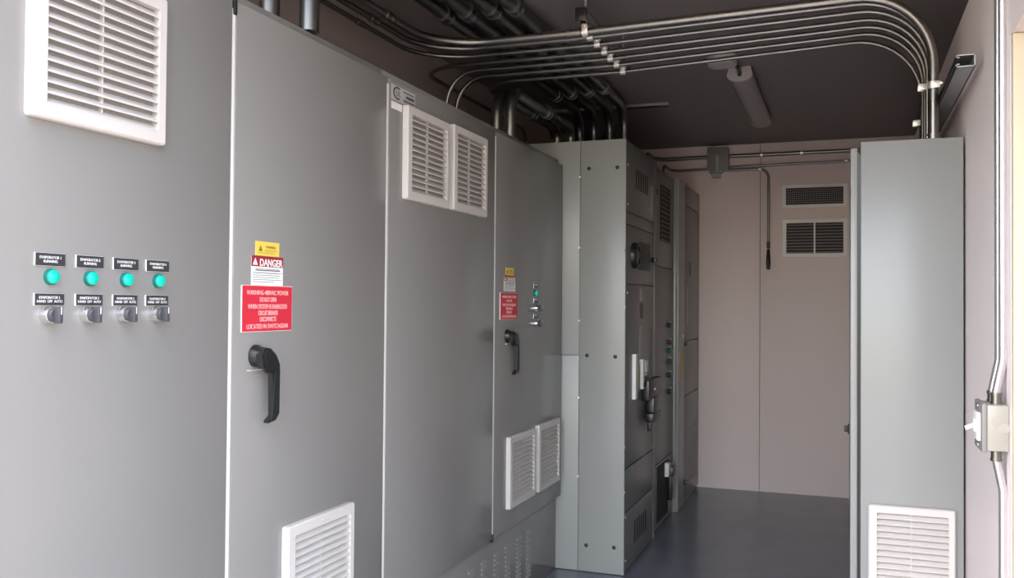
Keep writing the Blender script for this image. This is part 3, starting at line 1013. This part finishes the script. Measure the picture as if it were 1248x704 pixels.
t = thing('conduit', 'thin conduit that turns down the back wall and ends in a hanging connector', 'conduit', (dx.x, YP, 2.0), 'back wall conduits')
b = MB()
ze = at('y', YP, 937, 296).z
b.tube([(fx.x + .056, YP, zf - .014), (dx.x, YP, zf - .014), (dx.x, YP, ze)], .0095, .075); b.build('pipe', 'emt', t)
clamp(t, (at('y', YP, 926, 208).x, YP, zf - .016), 'x', .0095, (0, 1, 0), .034, 'zinc', .02)
zk = at('y', YP, 937, 328).z
b = MB(); b.tube([(dx.x, YP, ze + .01), (dx.x, YP, ze - .04)], .0125, n=12); b.build('connector', 'knob', t)
b = MB()
for s in (-1, 1):
    b.tube([(dx.x + .004 * s, YP, ze - .045), (dx.x + .009 * s, YP, ze - .09), (dx.x + .011 * s, YP, zk + .05), (dx.x + .008 * s, YP, zk)], .0055, .02, n=8)
b.tube([(dx.x, YP - .01, ze - .06), (dx.x + .004, YP - .012, zk + .03)], .005, n=8)
lab(b.build('wires', 'black', t), 'loose dark wires'); 
b = MB(); b.box(dx.x - .011, dx.x + .011, YP - .02, YP + .012, zk - .002, zk + .035, .005); b.build('plug', 'knob', t)
t = thing('conduit', 'thin conduit running left from the fitting into the switchgear', 'conduit', (fx.x, YP, zf), 'back wall conduits')
b = MB(); b.tube([(fx.x - .056, YP, zf), (-1.30, YP, zf), (-1.30, 6.80, zf), (-1.30, 6.80, ST + .002)], .0095, .07); b.build('pipe', 'emt', t)

# ------------------------------------------------------------------ right wall: conduit and switch
def rw(x, y, X):
    return at('x', X, x, y)


CYN, CXN = JAMB + .04, 0
q = at('y', CYN, 1223.5, 200)
CXN = q.x
qb0, qb1 = at('y', CYN, 1201, 488), at('y', CYN, 1230, 549)
zt, zl = at('y', CYN, 1215, 493).z, at('y', CYN, 1215, 549).z
bxl = at('y', CYN, 1201.5, 520).x
r = .0105
bxm = at('y', CYN, 1215.5, 480).x
t = thing('conduit', 'bright front conduit running up the right wall from the switch box', 'conduit', (CXN, CYN, zt), 'conduits on the right wall')
za, zb_ = at('y', CYN, 1223, 440).z, at('y', CYN, 1216, 478).z
b = MB(); b.tube([(bxm, CYN + .02, zt), (bxm, CYN + .02, zb_), (CXN, CYN + .02, za), (CXN, CYN + .02, LEDGE - .03)], r, .08); b.build('pipe', 'emtb', t)
coupling(t, (bxm, CYN + .02, zt + .014), 'z', r, .03)
t = thing('conduit', 'second conduit close behind the bright one on the right wall', 'conduit', (CXN, CYN + .09, zt), 'conduits on the right wall')
b = MB(); b.tube([(bxm, CYN + .082, zt), (bxm, CYN + .082, zb_), (CXN, CYN + .082, za), (CXN, CYN + .082, LEDGE - .03)], r, .08); b.build('pipe', 'emtb', t)
coupling(t, (bxm, CYN + .082, zt + .014), 'z', r, .03)
t = thing('conduit', 'conduit running down the right wall from under the switch box', 'conduit', (CXN, CYN, 0), 'conduits on the right wall')
za, zb_ = at('y', CYN, 1223, 600).z, at('y', CYN, 1216, 560).z
b = MB(); b.tube([(bxm, CYN + .02, zl), (bxm, CYN + .02, zb_), (CXN, CYN + .02, za), (CXN, CYN + .02, 0.0)], r, .08); b.build('pipe', 'emtb', t)
coupling(t, (bxm, CYN + .02, zl - .014), 'z', r, .03)
sw = thing('light_switch', 'metal switch box with a white toggle on the right wall', 'switch', (bxl, CYN, zl))
b = MB(); b.box(bxl, XW - .0005, CYN - .018, CYN + .11, zl, zt, .004)
for (zz, xx) in ((.35, .45), (.65, .45), (.5, .75)):
    b.fr, b.org = FY, Vector((bxl, CYN - .018, zl))
    b.lathe((XW - bxl) * xx, (zt - zl) * zz, [(.014, 0), (.014, .0012), (.010, .0016)], 18)
b.fr, b.org = FW, Vector()
b.build('box', 'steel', sw)
b = MB(); b.box(bxl - .012, bxl + .0005, CYN - .022, CYN + .114, zl - .004, zt + .004, .004)
cv = lab(b.build('cover_plate', 'jbox', sw), 'darker grey cover plate')
b = MB(); b.box(bxl - .020, bxl - .011, CYN + .0, CYN + .09, zl + .022, zt - .022, .003); lab(b.build('raised_cover', 'pwhite', sw), 'raised switch cover, whitened for its lit side')  # raised cover, its lit side put into the white colour
zm = (zt + zl) / 2
b = MB(); b.box(bxl - .024, bxl - .018, CYN + .03, CYN + .06, zm - .016, zm + .016, .002)
b.tube([(bxl - .020, CYN + .045, zm), (bxl - .042, CYN + .045, zm - .010)], .006, n=10)
lab(b.build('toggle', 'pwhite', sw), 'white toggle lever')
for z in (zl + .008, zt - .008):
    b = MB(FNX, (bxl - .012, CYN + .045, z)); b.lathe(0, 0, [(.005, 0), (.005, .003), (.003, .004)], 10); b.build('screw', 'chrome', sw)

# ------------------------------------------------------------------ light
w = bpy.data.worlds.new('sky')
sc.world = w
w.use_nodes = True
nt = w.node_tree
bg = nt.nodes['Background']
sky = nt.nodes.new('ShaderNodeTexSky')
sky.sky_type = 'NISHITA'
sky.sun_disc = False
SUN_EL, SUN_AZ = math.radians(64), math.radians(206)     # azimuth clockwise from +Y
sky.sun_elevation = SUN_EL
sky.sun_rotation = SUN_AZ
sky.dust_density = 3.0
wb = nt.nodes.new('ShaderNodeMix')            # hazy, slightly warm daylight
wb.data_type = 'RGBA'
wb.blend_type = 'MULTIPLY'
wb.inputs[0].default_value = 1.0
wb.inputs[7].default_value = (1.0, 0.915, 0.83, 1)
nt.links.new(sky.outputs['Color'], wb.inputs[6])
nt.links.new(wb.outputs[2], bg.inputs['Color'])
bg.inputs['Strength'].default_value = 0.33
sd = Vector((math.sin(SUN_AZ) * math.cos(SUN_EL), math.cos(SUN_AZ) * math.cos(SUN_EL), math.sin(SUN_EL)))
sl = bpy.data.lights.new('sun', 'SUN')
sl.energy = 1.6
sl.angle = math.radians(.6)
sl.color = (1, .93, .82)
so = bpy.data.objects.new('sun', sl)
COL.objects.link(so)
so.rotation_euler = sd.to_track_quat('Z', 'Y').to_euler()


def portal(loc, rot, sx, sy):
    l = bpy.data.lights.new('portal', 'AREA')
    l.shape = 'RECTANGLE'
    l.size, l.size_y = sx, sy
    l.cycles.is_portal = True
    o = bpy.data.objects.new('portal', l)
    COL.objects.link(o)
    o.location = loc
    o.rotation_euler = rot
    return o


portal(((XL + XR) / 2, YF - .01, ZC / 2), (PI / 2, 0, 0), XR - XL, ZC)                # open end, looks to +Y
portal((XR + .11, (DOOR0 - .13 + YF) / 2, HEAD / 2), (0, PI / 2, 0), HEAD, DOOR0 - .13 - YF)        # side opening added unseen to brighten the left cabinets, looks to -X

cyc = sc.cycles
cyc.use_denoising = True
cyc.max_bounces = 10
cyc.diffuse_bounces = 7
cyc.glossy_bounces = 4
cyc.sample_clamp_indirect = 6
vs = sc.view_settings
vs.view_transform = 'Standard'
vs.look = 'None'
vs.gamma = 1
vs.exposure = 2.55
